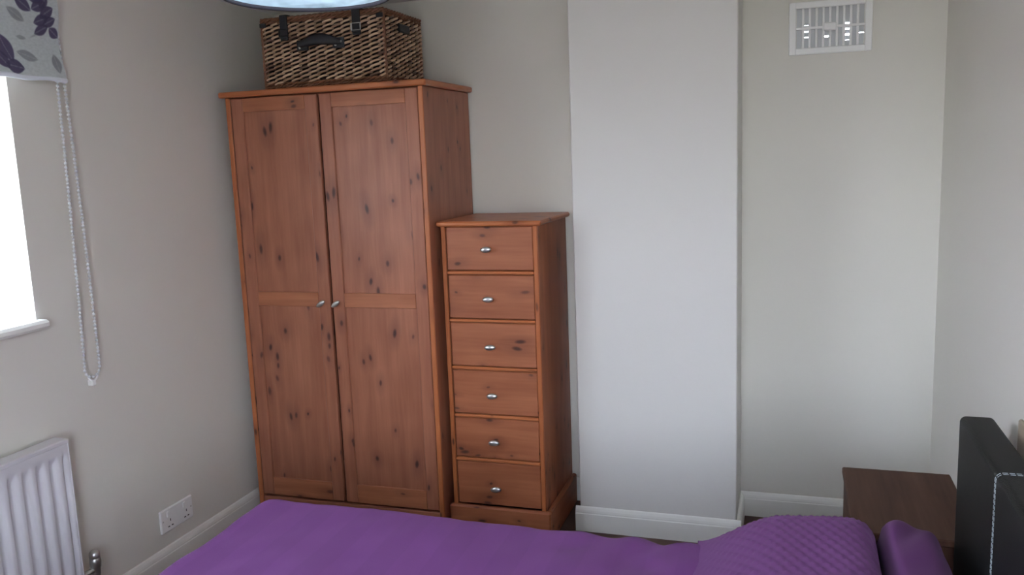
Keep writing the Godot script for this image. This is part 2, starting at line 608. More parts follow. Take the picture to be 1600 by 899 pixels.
# ---------------------------------------------------------------- radiator, socket
func radiator() -> void:
	var z0 := 1.572
	var z1 := 2.78
	var y0 := 0.135
	var y1 := 0.728
	var t := thing("radiator", "white fluted panel radiator under the window", "radiator", Vector3(0, 0, 0))
	var st := new_st()
	st.set_smooth_group(0)
	var rows := []
	var ny := 44
	var nz := 300
	var pitch := 0.0525
	for j in ny + 1:
		var v := float(j) / ny
		var y := lerpf(y0, y1, v)
		var row := []
		for i in nz + 1:
			var z := lerpf(z0, z1, float(i) / nz)
			var edge := smoothstep(y0 + 0.03, y0 + 0.065, y) * (1.0 - smoothstep(y1 - 0.075, y1 - 0.04, y))
			var ph := fposmod((z - z0 - 0.012) / pitch, 1.0)
			var tri := absf(ph - 0.5) * 2.0
			var groove := smoothstep(0.25, 0.75, tri)
			var side := smoothstep(z0 + 0.008, z0 + 0.022, z) * (1.0 - smoothstep(z1 - 0.022, z1 - 0.008, z))
			row.append(Vector3(0.088 - 0.017 * groove * edge * side, y, z))
		rows.append(row)
	add_grid(st, rows)
	put("front_panel", finish(st), mat.white_metal, t)
	put("rear_panel", box(Vector3(0.030, y0, z0), Vector3(0.040, y1, z1), 0.003), mat.white_metal, t)
	put("top_grille", box(Vector3(0.028, y1 - 0.012, z0 - 0.004), Vector3(0.090, y1 + 0.004, z1 + 0.004), 0.003), mat.white_metal, t)
	for z in [z0, z1]:
		put("side_panel", box(Vector3(0.028, y0, z - 0.003), Vector3(0.0895, y1 + 0.002, z + 0.003), 0.002), mat.white_metal, t)
	put("bottom_edge", box(Vector3(0.040, y0 - 0.003, z0), Vector3(0.0895, y0 + 0.005, z1), 0.002), mat.white_metal, t)
	for z in [1.75, 2.6]:
		put("bracket", box(Vector3(0.002, 0.2, z), Vector3(0.031, 0.65, z + 0.03), 0.002), mat.white_metal, t)
	# lockshield valve at the near lower corner, its tail and the pipe into the floor
	var v := put("valve", lathe([Vector2(0, -0.03), Vector2(0.012, -0.03), Vector2(0.015, -0.022), Vector2(0.015, 0.0), Vector2(0.019, 0.004), Vector2(0.020, 0.022), Vector2(0.018, 0.034), Vector2(0.013, 0.042), Vector2(0, 0.044)], 20), mat.steel, t, Vector3(0.072, 0.238, 1.503))
	put("cap", lathe([Vector2(0, 0.0), Vector2(0.0175, 0.0), Vector2(0.0185, 0.006), Vector2(0.017, 0.018), Vector2(0.011, 0.024), Vector2(0, 0.025)], 20), mat.steel, v, Vector3(0, 0.038, 0))
	put("valve_tail", tube([Vector3(0.070, 0.232, 1.503), Vector3(0.066, 0.232, 1.575)], 0.010), mat.steel, t)
	put("pipe", tube([Vector3(0.072, 0.21, 1.503), Vector3(0.072, 0.12, 1.503), Vector3(0.072, 0.002, 1.503)], 0.0075), mat.white_metal, t)
	var v2 := put("valve", v.mesh, mat.steel, t, Vector3(0.072, 0.268, z1 + 0.06))
	v2.rotation.y = 1.0
	put("valve_tail", tube([Vector3(0.070, 0.262, z1 + 0.06), Vector3(0.066, 0.262, z1 - 0.002)], 0.010), mat.steel, t)
	put("pipe", tube([Vector3(0.072, 0.24, z1 + 0.06), Vector3(0.072, 0.002, z1 + 0.06)], 0.0075), mat.white_metal, t)

func socket() -> void:
	var t := thing("wall_socket", "white double plug socket low on the window wall by the radiator", "socket", Vector3(0, 0.167, 0.912))
	put("plate", box(Vector3(0, 0, 0), Vector3(0.011, 0.096, 0.192), 0.004), mat.white_plastic, t)
	for k in 2:
		var z := 0.030 + k * 0.096
		put("rocker_switch", box(Vector3(0.009, 0.060, z + 0.018), Vector3(0.0145, 0.084, z + 0.030), 0.002), mat.white_plastic, t)
		put("socket_slot", box(Vector3(0.0106, 0.040, z + 0.010), Vector3(0.0114, 0.050, z + 0.014)), mat.dark_slot, t)
		put("socket_slot", box(Vector3(0.0106, 0.018, z - 0.002), Vector3(0.0114, 0.022, z + 0.008)), mat.dark_slot, t)
		put("socket_slot", box(Vector3(0.0106, 0.018, z + 0.018), Vector3(0.0114, 0.022, z + 0.028)), mat.dark_slot, t)
	for z in [0.012, 0.180]:
		put("screw", lathe([Vector2(0, 0), Vector2(0.004, 0), Vector2(0.003, 0.001), Vector2(0, 0.0015)], 10), mat.steel, t, Vector3(0.011, 0.05, z), Vector3(0, 0, -PI / 2))

# ---------------------------------------------------------------- vent
func vent() -> void:
	var x0 := 2.354
	var x1 := 2.663
	var y0 := 1.960
	var y1 := 2.164
	var t := thing("air_vent", "white plastic wall vent with vertical slots high in the right alcove", "vent", Vector3(x0, y0, 0))
	var w := x1 - x0
	var h := y1 - y0
	var fr := 0.028
	var st := new_st()
	add_box(st, Vector3(0, 0, 0), Vector3(fr, h, 0.012), 0.003)
	add_box(st, Vector3(w - fr, 0, 0), Vector3(w, h, 0.012), 0.003)
	add_box(st, Vector3(fr - 0.003, 0, 0), Vector3(w - fr + 0.003, 0.026, 0.012), 0.003)
	add_box(st, Vector3(fr - 0.003, h - 0.026, 0), Vector3(w - fr + 0.003, h, 0.012), 0.003)
	put("frame", st.commit(), mat.white_plastic, t)
	var cols := 10
	var pitch := (w - 2 * fr) / cols
	var mid := h * 0.50
	for k in range(1, cols):
		var x := fr + k * pitch
		put("bar", box(Vector3(x - 0.005, 0.024, 0.001), Vector3(x + 0.005, h - 0.024, 0.009), 0.002), mat.white_plastic, t)
	put("cross_bar", box(Vector3(fr - 0.002, mid - 0.005, 0.002), Vector3(w - fr + 0.002, mid + 0.005, 0.0105), 0.002), mat.white_plastic, t)
	put("slide_knob", box(Vector3(w * 0.5 - 0.026, mid - 0.015, 0.004), Vector3(w * 0.5 + 0.024, mid + 0.016, 0.018), 0.004), mat.white_plastic, t)
	# the grey shutter behind the bars: closed but for a few slits where daylight comes through the duct
	var slits := {1: [[0.066, 0.0695], [0.0875, 0.092], [0.1135, 0.115]], 4: [[0.064, 0.0695]], 7: [[0.0465, 0.048], [0.065, 0.072], [0.087, 0.0925], [0.109, 0.1145]], 9: [[0.070, 0.0735]]}
	for k in cols:
		var x := fr + k * pitch
		var y := 0.020
		st = new_st()
		var gaps: Array = slits.get(k, [])
		for g in gaps:
			add_box(st, Vector3(x, y, -0.006), Vector3(x + pitch, g[0], -0.002))
			y = g[1]
		add_box(st, Vector3(x, y, -0.006), Vector3(x + pitch, h - 0.020, -0.002))
		put("shutter", st.commit(), mat.grey_plastic, t)

# ---------------------------------------------------------------- wardrobe
func handle_mesh(sx: float, sy: float, sz: float) -> ArrayMesh:
	# an oval knob on a short neck; the neck runs along +z from the wood
	var st := new_st()
	st.set_smooth_group(0)
	var rows := []
	var prof := [[0.0, 0.0], [0.30, 0.0], [0.27, 0.10], [0.25, 0.30], [0.34, 0.42], [0.70, 0.50], [0.93, 0.60], [1.0, 0.70], [0.94, 0.81], [0.74, 0.91], [0.42, 0.98], [0.0, 1.0]]
	for p in prof:
		var row := []
		for i in 25:
			var a := TAU * (i % 24) / 24
			var neck := 1.0 if p[1] > 0.38 else 0.0
			var ex := lerpf(sy, sx, neck)
			row.append(Vector3(cos(a) * p[0] * ex, sin(a) * p[0] * sy, p[1] * sz))
		rows.append(row)
	add_grid(st, rows, true)
	return finish(st)

func wardrobe() -> void:
	var X0 := 0.0643
	var X1 := 0.982
	var ZB := 0.022
	var Z := 0.530
	var H := 1.9175
	var t := thing("wardrobe", "tall two door knotty pine wardrobe in the corner with a wicker hamper on top", "wardrobe", Vector3(X0, 0, ZB))
	var W := X1 - X0
	var D := Z - ZB
	var put_box := func(called: String, lo: Vector3, hi: Vector3, b: float, grain: int, off: Vector2, parent: Node) -> MeshInstance3D:
		return put(called, box(lo, hi, b, grain, off), mat.pine_pale, parent)
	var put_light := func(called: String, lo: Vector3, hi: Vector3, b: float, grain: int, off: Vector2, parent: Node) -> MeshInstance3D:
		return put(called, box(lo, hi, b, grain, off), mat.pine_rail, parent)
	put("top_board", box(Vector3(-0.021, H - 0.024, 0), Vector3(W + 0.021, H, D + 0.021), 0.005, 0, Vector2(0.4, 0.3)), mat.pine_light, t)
	put_box.call("side_panel", Vector3(0, 0, 0), Vector3(0.022, H - 0.024, D), 0.003, 1, Vector2(0.25, 0.1), t)
	put_box.call("side_panel", Vector3(W - 0.022, 0, 0), Vector3(W, H - 0.024, D), 0.003, 1, Vector2(0.61, 0.4), t)
	for x in [0.0, W - 0.022]:
		put("pale_edge", box(Vector3(x + 0.0005, 0.0, D - 0.004), Vector3(x + 0.0215, H - 0.024, D + 0.0025), 0.0025, 1, Vector2(0.3, 0.5)), mat.pine_light, t)  # pale strip: worn edge plus the light it catches, as colour
	put("back_panel", box(Vector3(0.02, 0.05, 0.002), Vector3(W - 0.02, H - 0.024, 0.008)), mat.inner, t)
	put_box.call("bottom_board", Vector3(0.022, 0.085, 0.008), Vector3(W - 0.022, 0.107, D - 0.006), 0.002, 0, Vector2(0.1, 0.7), t)
	put_box.call("plinth", Vector3(0.022, 0, D - 0.030), Vector3(W - 0.022, 0.088, D - 0.010), 0.002, 0, Vector2(0.5, 0.2), t)
	put_box.call("head_rail", Vector3(0.022, H - 0.060, D - 0.052), Vector3(W - 0.022, H - 0.024, D - 0.030), 0.002, 0, Vector2(0.2, 0.9), t)
	var y0 := 0.118
	var y1 := H - 0.029
	var gap := 0.4435   # middle of the gap between the doors
	var doors := [[0.0245, gap - 0.006, 0.0], [gap + 0.006, W - 0.0245, 0.33]]
	var st_w := 0.056
	for k in 2:
		var a: float = doors[k][0]
		var b: float = doors[k][1]
		var o: float = doors[k][2]
		var dz := D - 0.024
		var d := Node3D.new()
		d.name = "door"
		t.add_child(d, true)
		d.position = Vector3(a, y0, dz)
		var w := b - a
		var h := y1 - y0
		var rail := 0.058
		var mid := 0.995 - y0
		var th := 0.022
		put_box.call("stile", Vector3(0, 0, 0), Vector3(st_w, h, th), 0.003, 1, Vector2(0.13 + o, 0.21), d)
		put_box.call("stile", Vector3(w - st_w, 0, 0), Vector3(w, h, th), 0.003, 1, Vector2(0.47 + o, 0.5), d)
		put_light.call("rail", Vector3(st_w, h - rail, 0.001), Vector3(w - st_w, h, th - 0.0005), 0.002, 0, Vector2(0.07 + o, 0.3), d)
		put_light.call("rail", Vector3(st_w, mid, 0.001), Vector3(w - st_w, mid + 0.062, th - 0.0005), 0.002, 0, Vector2(0.57 + o, 0.1), d)
		put_light.call("rail", Vector3(st_w, 0, 0.001), Vector3(w - st_w, 0.084, th - 0.0005), 0.002, 0, Vector2(0.77 + o, 0.62), d)
		# thin sunk panels with a bevelled border
		put_box.call("panel", Vector3(st_w - 0.004, mid + 0.058, 0.004), Vector3(w - st_w + 0.004, h - rail + 0.004, 0.0135), 0.004, 1, Vector2(0.32 + o, 0.07 + o), d)
		put_box.call("panel", Vector3(st_w - 0.004, 0.080, 0.004), Vector3(w - st_w + 0.004, mid + 0.004, 0.0135), 0.004, 1, Vector2(0.74 + o, 0.55 + o), d)
		var hx := w - 0.035 if k == 0 else 0.024
		var hd := put("handle", handle_mesh(0.024, 0.0105, 0.030), mat.steel, d, Vector3(hx, 1.012 - y0, th), Vector3(0, 0, deg_to_rad(34)))
		hd.set_meta("label", "silver oval knob")

# ---------------------------------------------------------------- tall drawer chest
func chest() -> void:
	var X0 := 1.005
	var X1 := 1.418
	var ZB := 0.022
	var Z := 0.474
	var H := 1.3507
	var t := thing("drawer_chest", "narrow tall six drawer pine chest between wardrobe and chimney breast", "chest of drawers", Vector3(X0, 0, ZB))
	var W := X1 - X0
	var D := Z - ZB
	var pb := func(called: String, lo: Vector3, hi: Vector3, b: float, grain: int, off: Vector2, parent: Node) -> MeshInstance3D:
		return put(called, box(lo, hi, b, grain, off), mat.pine, parent)
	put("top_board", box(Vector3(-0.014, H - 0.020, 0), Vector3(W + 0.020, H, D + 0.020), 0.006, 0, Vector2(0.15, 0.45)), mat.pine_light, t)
	for x in [0.0, W - 0.020]:
		put("pale_edge", box(Vector3(x + 0.0005, 0.12, D - 0.004), Vector3(x + 0.0175, H - 0.020, D + 0.002), 0.0022, 1, Vector2(0.3, 0.5)), mat.pine_light, t)  # front edges paler, with wear and edge light in the colour
	pb.call("side_panel", Vector3(0, 0, 0), Vector3(0.018, H - 0.020, D), 0.003, 1, Vector2(0.72, 0.2), t)
	pb.call("side_panel", Vector3(W - 0.020, 0, 0), Vector3(W, H - 0.020, D), 0.003, 1, Vector2(0.35, 0.3), t)
	put("back_panel", box(Vector3(0.018, 0.03, 0.001), Vector3(W - 0.020, H - 0.020, 0.008)), mat.inner, t)
	var pl := new_st()
	add_box(pl, Vector3(-0.014, 0, D - 0.004), Vector3(W + 0.022, 0.1385, D + 0.022), 0.006, 0, Vector2(0.3, 0.66))
	put("plinth", pl.commit(), mat.pine, t)
	put("plinth_side", box(Vector3(W - 0.001, 0, 0.004), Vector3(W + 0.021, 0.1385, D - 0.003), 0.006, 2, Vector2(0.6, 0.2)), mat.pine, t)
	var ys := [[1.147, 1.329], [0.946, 1.131], [0.745, 0.931], [0.539, 0.729], [0.346, 0.523], [0.139, 0.330]]
	var knob_y := [1.236, 1.032, 0.832, 0.626, 0.424, 0.220]
	var knob := handle_mesh(0.024, 0.0125, 0.031)
	for k in 6:
		var lo: float = ys[k][0]
		var hi: float = ys[k][1]
		if k < 5:
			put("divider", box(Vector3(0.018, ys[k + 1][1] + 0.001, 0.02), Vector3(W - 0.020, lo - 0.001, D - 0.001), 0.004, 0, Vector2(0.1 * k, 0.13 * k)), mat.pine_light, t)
		var d := Node3D.new()
		d.name = "drawer"
		t.add_child(d, true)
		d.position = Vector3(0.0195, lo, D - 0.024)
		var w := W - 0.041
		var off := Vector2(0.17 * k + 0.05, 0.31 * k + 0.12)
		put("front", box(Vector3(0, 0.0015, 0), Vector3(w, hi - lo - 0.0015, 0.0185), 0.004, 0, off), mat.pine, d)
		put("box", box(Vector3(0.008, 0.012, -0.38), Vector3(w - 0.008, hi - lo - 0.03, 0.0)), mat.inner, d)
		var kn := put("knob", knob, mat.steel, d, Vector3(1.2035 - X0 - 0.0195, knob_y[k] - lo, 0.0185), Vector3(0, 0, deg_to_rad(4)))
		kn.set_meta("label", "brushed silver oval knob")

# ---------------------------------------------------------------- wicker hamper
func hamper() -> void:
	var x0 := 0.232
	var x1 := 0.812
	var z0 := 0.115
	var z1 := 0.485
	var y0 := 1.9185
	var h := 0.296
	var t := thing("wicker_hamper", "brown wicker hamper with black leather straps on top of the wardrobe", "hamper", Vector3(x0, y0, z0))
	var W := x1 - x0
	var D := z1 - z0
	var lid := 0.020   # height of the lid's side
	put("lining", box(Vector3(0.016, 0.006, 0.016), Vector3(W - 0.016, h - 0.012, D - 0.016), 0.004), mat.wicker_dark, t)
	# the woven sides: short rods that come out between two stakes, rise and go back in
	var sides := [[Vector3(0.010, 0, D - 0.010), Vector3(1, 0, 0), Vector3(0, 0, 1), W - 0.02, "front_weave"], [Vector3(W - 0.010, 0, D - 0.010), Vector3(0, 0, -1), Vector3(1, 0, 0), D - 0.02, "side_weave"], [Vector3(0.010, 0, 0.010), Vector3(0, 0, 1), Vector3(-1, 0, 0), D - 0.02, "side_weave"], [Vector3(W - 0.010, 0, 0.010), Vector3(-1, 0, 0), Vector3(0, 0, -1), W - 0.02, "rear_weave"]]
	var stake := 0.041
	var rise := 0.0135
	rng.seed = 4242
	for s in sides:
		var st := new_st()
		st.set_smooth_group(0)
		var L: float = s[3]
		var along: Vector3 = s[1]
		var out: Vector3 = s[2]
		var at0: Vector3 = s[0]
		var nk := int(L / stake)
		for part in 2:
			var ya := 0.030 if part == 0 else h - lid + 0.010
			var yb := h - lid - 0.006 if part == 0 else h - 0.016
			var rows := int((yb - ya) / 0.0172)
			for r in range(-1, rows + 1):
				for k in range(-1, nk + 1):
					var y := ya + r * 0.0172 + fposmod(k * 0.0135, 0.0172)
					if y < ya - 0.004 or y > yb:
						continue
					var s0 := (k - 0.08) * stake + rng.randf_range(-0.002, 0.002)
					var s1 := s0 + stake * 1.18
					if s1 < 0.016 or s0 > L - 0.016:
						continue
					var pts := []
					for q in 7:
						var v := q / 6.0
						var p := clampf(lerpf(s0, s1, v), 0.0, L)
						var bulge := -0.006 + 0.0150 * sqrt(sin(PI * v))
						pts.append(at0 + along * p + out * bulge + Vector3.UP * (y + rise * (v - 0.5)))
					var c := rng.randf()
					var col := Color(0.30, 0.175, 0.105).lerp(Color(0.66, 0.46, 0.31), c)
					if rng.randf() < 0.06:
						col = Color(0.17, 0.10, 0.07)
					add_tube(st, pts, 0.0052 + rng.randf_range(-0.0006, 0.0004), 7, col)
		var o := put(s[4], finish(st), mat.wicker, t)
		o.set_meta("kind", "stuff")
	# corner posts and borders
	for cx in [0.008, W - 0.008]:
		for cz in [0.008, D - 0.008]:
			put("corner_post", tube([Vector3(cx, 0.004, cz), Vector3(cx, h * 0.5, cz), Vector3(cx, h - 0.008, cz)], 0.0075, 10), mat.wicker_rim, t)
	var borders := [[0.010, 0.0095], [0.023, 0.007], [h - lid - 0.001, 0.0060], [h - 0.009, 0.0085]]
	for b in borders:
		var st := new_st()
		st.set_smooth_group(0)
		for strand in 2:   # two rods twisted round one another
			var ring := []
			var corners := [Vector3(0.006, 0, 0.006), Vector3(W - 0.006, 0, 0.006), Vector3(W - 0.006, 0, D - 0.006), Vector3(0.006, 0, D - 0.006)]
			var run := 0.0
			for e in 4:
				var p0: Vector3 = corners[e]
				var p1: Vector3 = corners[(e + 1) % 4]
				var out := Vector3.UP.cross(p1 - p0).normalized() * -1.0
				var n := int((p1 - p0).length() / 0.009)
				for q in n:
					var p := p0.lerp(p1, float(q) / n)
					var a := (run + (p - p0).length()) * TAU / 0.052 + strand * PI
					ring.append(p + Vector3.UP * (b[0] + 0.0038 * sin(a)) + out * 0.0038 * cos(a))
				run += (p1 - p0).length()
			ring.append(ring[0])
			add_tube(st, ring, b[1] * 0.72, 7, Color.WHITE)
		put("border", finish(st), mat.wicker_rim, t)
	# the lid's woven top
	var st := new_st()
	st.set_smooth_group(0)
	for r in int(D / 0.012) - 1:
		var z := 0.012 + r * 0.012
		var pts := []
		for q in 40:
			var v := q / 39.0
			pts.append(Vector3(0.012 + v * (W - 0.024), h - 0.004 + 0.003 * sin(v * PI * 19 + r * PI), z))
		var col := Color(0.30, 0.165, 0.095).lerp(Color(0.50, 0.32, 0.20), rng.randf())
		add_tube(st, pts, 0.005, 6, col)
	put("lid_weave", finish(st), mat.wicker, t).set_meta("kind", "stuff")
	# leather: two closing straps with buckles, carrying handle, side handle, corner loops
	var zf := D + 0.0055
	for k in 2:
		var sx: float = [0.120, 0.456][k]
		var sp := Node3D.new()
		sp.name = "strap"
		t.add_child(sp, true)
		st = new_st()
		add_box(st, Vector3(sx - 0.018, 0.196, zf - 0.004), Vector3(sx + 0.018, h + 0.004, zf + 0.003), 0.002)
		add_box(st, Vector3(sx - 0.018, h + 0.0005, 0.19), Vector3(sx + 0.018, h + 0.005, zf + 0.002), 0.002)
		add_box(st, Vector3(sx - 0.020, 0.205, zf + 0.002), Vector3(sx + 0.020, 0.217, zf + 0.006), 0.002)
		put("leather_band", st.commit(), mat.strap, sp)
		st = new_st()
		var by := 0.213
		add_box(st, Vector3(sx - 0.0235, by, zf + 0.002), Vector3(sx - 0.0165, by + 0.030, zf + 0.008), 0.002)
		add_box(st, Vector3(sx + 0.018, by, zf + 0.002), Vector3(sx + 0.022, by + 0.030, zf + 0.007), 0.002)
		add_box(st, Vector3(sx - 0.022, by, zf + 0.002), Vector3(sx + 0.022, by + 0.003, zf + 0.007), 0.001)
		add_box(st, Vector3(sx - 0.022, by + 0.027, zf + 0.002), Vector3(sx + 0.022, by + 0.030, zf + 0.007), 0.001)
		put("buckle", st.commit(), mat.steel if k == 1 else mat.dull_metal, sp)
	var hd := Node3D.new()
	hd.name = "carrying_handle"
	t.add_child(hd, true)
	var rows := []
	for j in 21:
		var v := j / 20.0
		var row := []
		for i in 13:
			var a := TAU * (i % 12) / 12
			var thick := 0.012 + 0.011 * sin(PI * v)
			row.append(Vector3(0.190 + v * 0.195, 0.1725 + 0.016 * sin(PI * v) + sin(a) * thick, zf + 0.004 + 0.016 * sin(PI * v) + cos(a) * thick * 0.45))
		rows.append(row)
	st = new_st()
	st.set_smooth_group(0)
	add_grid(st, rows, true)
	put("grip", finish(st), mat.strap, hd)
	for x in [0.178, 0.345]:
		put("leather_tab", box(Vector3(x, 0.150, zf - 0.004), Vector3(x + 0.052, 0.192, zf + 0.005), 0.002), mat.tab, hd)
		for q in 2:
			put("stud", lathe([Vector2(0, 0), Vector2(0.006, 0), Vector2(0.005, 0.003), Vector2(0, 0.0045)], 12), mat.steel, hd, Vector3(x + 0.014 + q * 0.024, 0.163 + 0.013 * q, zf + 0.005), Vector3(PI / 2, 0, 0))
	for x in [0.004, W - 0.034]:
		put("corner_patch", box(Vector3(x, h - 0.040, zf - 0.005), Vector3(x + 0.030, h - 0.022, zf + 0.002), 0.002), mat.strap, t)
	put("side_handle", box(Vector3(W - 0.004, 0.212, D * 0.5 - 0.035), Vector3(W + 0.011, 0.246, D * 0.5 + 0.065), 0.004), mat.strap, t)

# ---------------------------------------------------------------- pendant lamp
func pendant() -> void:
	var R := 0.174
	var y0 := 1.953
	var H := 0.2
	var t := thing("pendant_lamp", "pale blue fabric pendant lampshade with a dark rim hanging over the bed", "pendant lamp", Vector3(1.39, 0, 2.05))
	var top := 0.150
	put("lamp_shade", lathe([Vector2(R, y0 + 0.004), Vector2(lerpf(R, top, 0.5), y0 + H * 0.5), Vector2(top, y0 + H), Vector2(top - 0.002, y0 + H), Vector2(lerpf(R, top, 0.5) - 0.002, y0 + H * 0.5), Vector2(R - 0.002, y0 + 0.004), Vector2(R, y0 + 0.004)], 64), mat.shade, t)
	for e in [[R, y0], [top, y0 + H]]:
		var r: float = e[0] + 0.0015
		var y: float = e[1]
		put("trim", lathe([Vector2(r - 0.0040, y - 0.001), Vector2(r, y - 0.001), Vector2(r + 0.0005, y + 0.004), Vector2(r - 0.0005, y + 0.007), Vector2(r - 0.0040, y + 0.007), Vector2(r - 0.0040, y - 0.001)], 64), mat.shade_trim, t)
	var st := new_st()
	st.set_smooth_group(0)
	for k in 3:
		var a := TAU * k / 3 + 0.4
		add_tube(st, [Vector3(0.018 * cos(a), y0 + H - 0.03, 0.018 * sin(a)), Vector3(top * cos(a), y0 + H - 0.003, top * sin(a))], 0.0018, 6)
	put("shade_ring", finish(st), mat.white_metal, t)
	put("lamp_holder", lathe([Vector2(0, y0 + H - 0.055), Vector2(0.018, y0 + H - 0.055), Vector2(0.019, y0 + H - 0.01), Vector2(0.012, y0 + H + 0.008), Vector2(0, y0 + H + 0.012)], 20), mat.white_plastic, t)
	var bulb := put("bulb", lathe([Vector2(0, y0 + 0.055), Vector2(0.016, y0 + 0.058), Vector2(0.027, y0 + 0.072), Vector2(0.030, y0 + 0.088), Vector2(0.026, y0 + 0.106), Vector2(0.014, y0 + 0.132), Vector2(0.013, y0 + 0.145), Vector2(0, y0 + 0.146)], 20), mat.bulb, t)
	var lamp := OmniLight3D.new()  # dim light added inside the shade to brighten its lining
	lamp.name = "added_lamp_light"
	lamp.position = Vector3(0, y0 + 0.088, 0)
	lamp.light_color = Color(0.94, 0.97, 1.0)
	lamp.light_energy = 0.029
	lamp.light_size = 0.028
	lamp.omni_range = 8.0
	lamp.omni_attenuation = 2.0
	lamp.shadow_enabled = true
	bulb.add_child(lamp)
	put("flex", tube([Vector3(0, y0 + H + 0.01, 0), Vector3(0, CEIL - 0.03, 0)], 0.003, 8), mat.white_plastic, t)
	put("ceiling_rose", lathe([Vector2(0, CEIL - 0.034), Vector2(0.016, CEIL - 0.034), Vector2(0.040, CEIL - 0.018), Vector2(0.045, CEIL), Vector2(0, CEIL)], 28), mat.white_plastic, t)

# ---------------------------------------------------------------- bed
func bed() -> void:
	var hx := 2.800     # front of the headboard
	var t := thing("bed", "double bed with a black stitched leather headboard against the right wall", "bed", Vector3(1.75, 0, 2.04))
	var O := -t.position
	put("divan_base", box(Vector3(0.80, 0.06, 1.40) + O, Vector3(hx - 0.035, 0.26, 2.70) + O, 0.01), mat.leather, t)
	for x in [0.86, 2.70]:
		for z in [1.46, 2.64]:
			put("foot", lathe([Vector2(0, 0), Vector2(0.02, 0), Vector2(0.028, 0.06), Vector2(0, 0.06)], 14), mat.dark_slot, t, Vector3(x, 0, z) + O)
	put("mattress", box(Vector3(0.80, 0.262, 1.40) + O, Vector3(hx - 0.040, 0.42, 2.70) + O, 0.03), mat.mattress, t)
	# headboard: a padded slab with rounded edges
	var hb := Node3D.new()
	hb.name = "headboard"
	t.add_child(hb, true)
	hb.position = O
	var z0 := 1.258
	var z1 := 2.80
	var y1 := 0.880
	var x1 := 2.884
	put("padded_slab", rounded_box(Vector3(hx, 0.02, z0), Vector3(x1, y1, z1), 0.016, 10), mat.leather, hb)
	# double stitched seams: up the face, over the rounded top edge and back to the wall
	for zc in [1.694, 2.06, 2.43]:
		for off in [-0.0045, 0.0045]:
			var pts := []
			for k in 41:
				pts.append(Vector3(hx - 0.001, lerpf(0.10, y1 - 0.020, k / 40.0), zc + off))
			for k in range(1, 8):
				var a := PI / 2 * k / 8.0
				pts.append(Vector3(hx + 0.016 - 0.017 * cos(a), y1 - 0.016 + 0.017 * sin(a), zc + off))
			for k in 8:
				pts.append(Vector3(lerpf(hx + 0.02, x1 - 0.016, k / 7.0), y1 + 0.001, zc + off))
			# stitches: short dashes along the path
			var st := new_st()
			st.set_smooth_group(0)
			var dense := []
			for k in pts.size() - 1:
				var n := maxi(1, int(pts[k].distance_to(pts[k + 1]) / 0.003))
				for q in n:
					dense.append(pts[k].lerp(pts[k + 1], float(q) / n))
			var k2 := 0
			while k2 + 3 < dense.size():
				add_tube(st, [dense[k2], dense[k2 + 1], dense[k2 + 2], dense[k2 + 3]], 0.0009, 5)
				k2 += 4
			var o := put("stitching", finish(st), mat.thread, hb)
			o.set_meta("kind", "stuff")
			o.set_meta("label", "pale double stitching")
		put("seam", box(Vector3(hx - 0.0008, 0.06, zc - 0.0015), Vector3(hx + 0.01, y1 - 0.02, zc + 0.0015)), mat.dark_slot, hb)
	put("wall_bracket", box(Vector3(x1 - 0.002, 0.30, 1.6), Vector3(RX - 0.002, 0.34, 2.4)), mat.dark_slot, hb)

# box with spherical edges, r the radius, n cells per short side
func rounded_box(lo: Vector3, hi: Vector3, r: float, n: int) -> ArrayMesh:
	var st := new_st()
	st.set_smooth_group(0)
	var c := (lo + hi) / 2
	var h := (hi - lo) / 2
	for ax in 3:
		var e1: int = (ax + 1) % 3
		var e2: int = (ax + 2) % 3
		for s in [-1.0, 1.0]:
			var a1 := steps(h[e1], r, n)
			var a2 := steps(h[e2], r, n)
			var rows := []
			for v in a2:
				var row := []
				for u in a1:
					var p := Vector3.ZERO
					p[ax] = s * h[ax]
					p[e1] = u
					p[e2] = v
					var q := p.clamp(-h + Vector3.ONE * r, h - Vector3.ONE * r)
					row.append(c + q + (p - q).normalized() * r)
				rows.append(row)
			add_grid(st, rows, s > 0)
	return finish(st)

func steps(h: float, r: float, n: int) -> Array:
	var out := []
	for k in 7:
		out.append(-h + r * (1.0 - cos(PI / 2 * k / 6.0)) if k < 6 else -h + r)
	for k in range(1, n):
		out.append(lerpf(-h + r, h - r, float(k) / n))
	for k in 7:
		out.append(h - r * (1.0 - cos(PI / 2 * (6 - k) / 6.0)) if k > 0 else h - r)
	return out

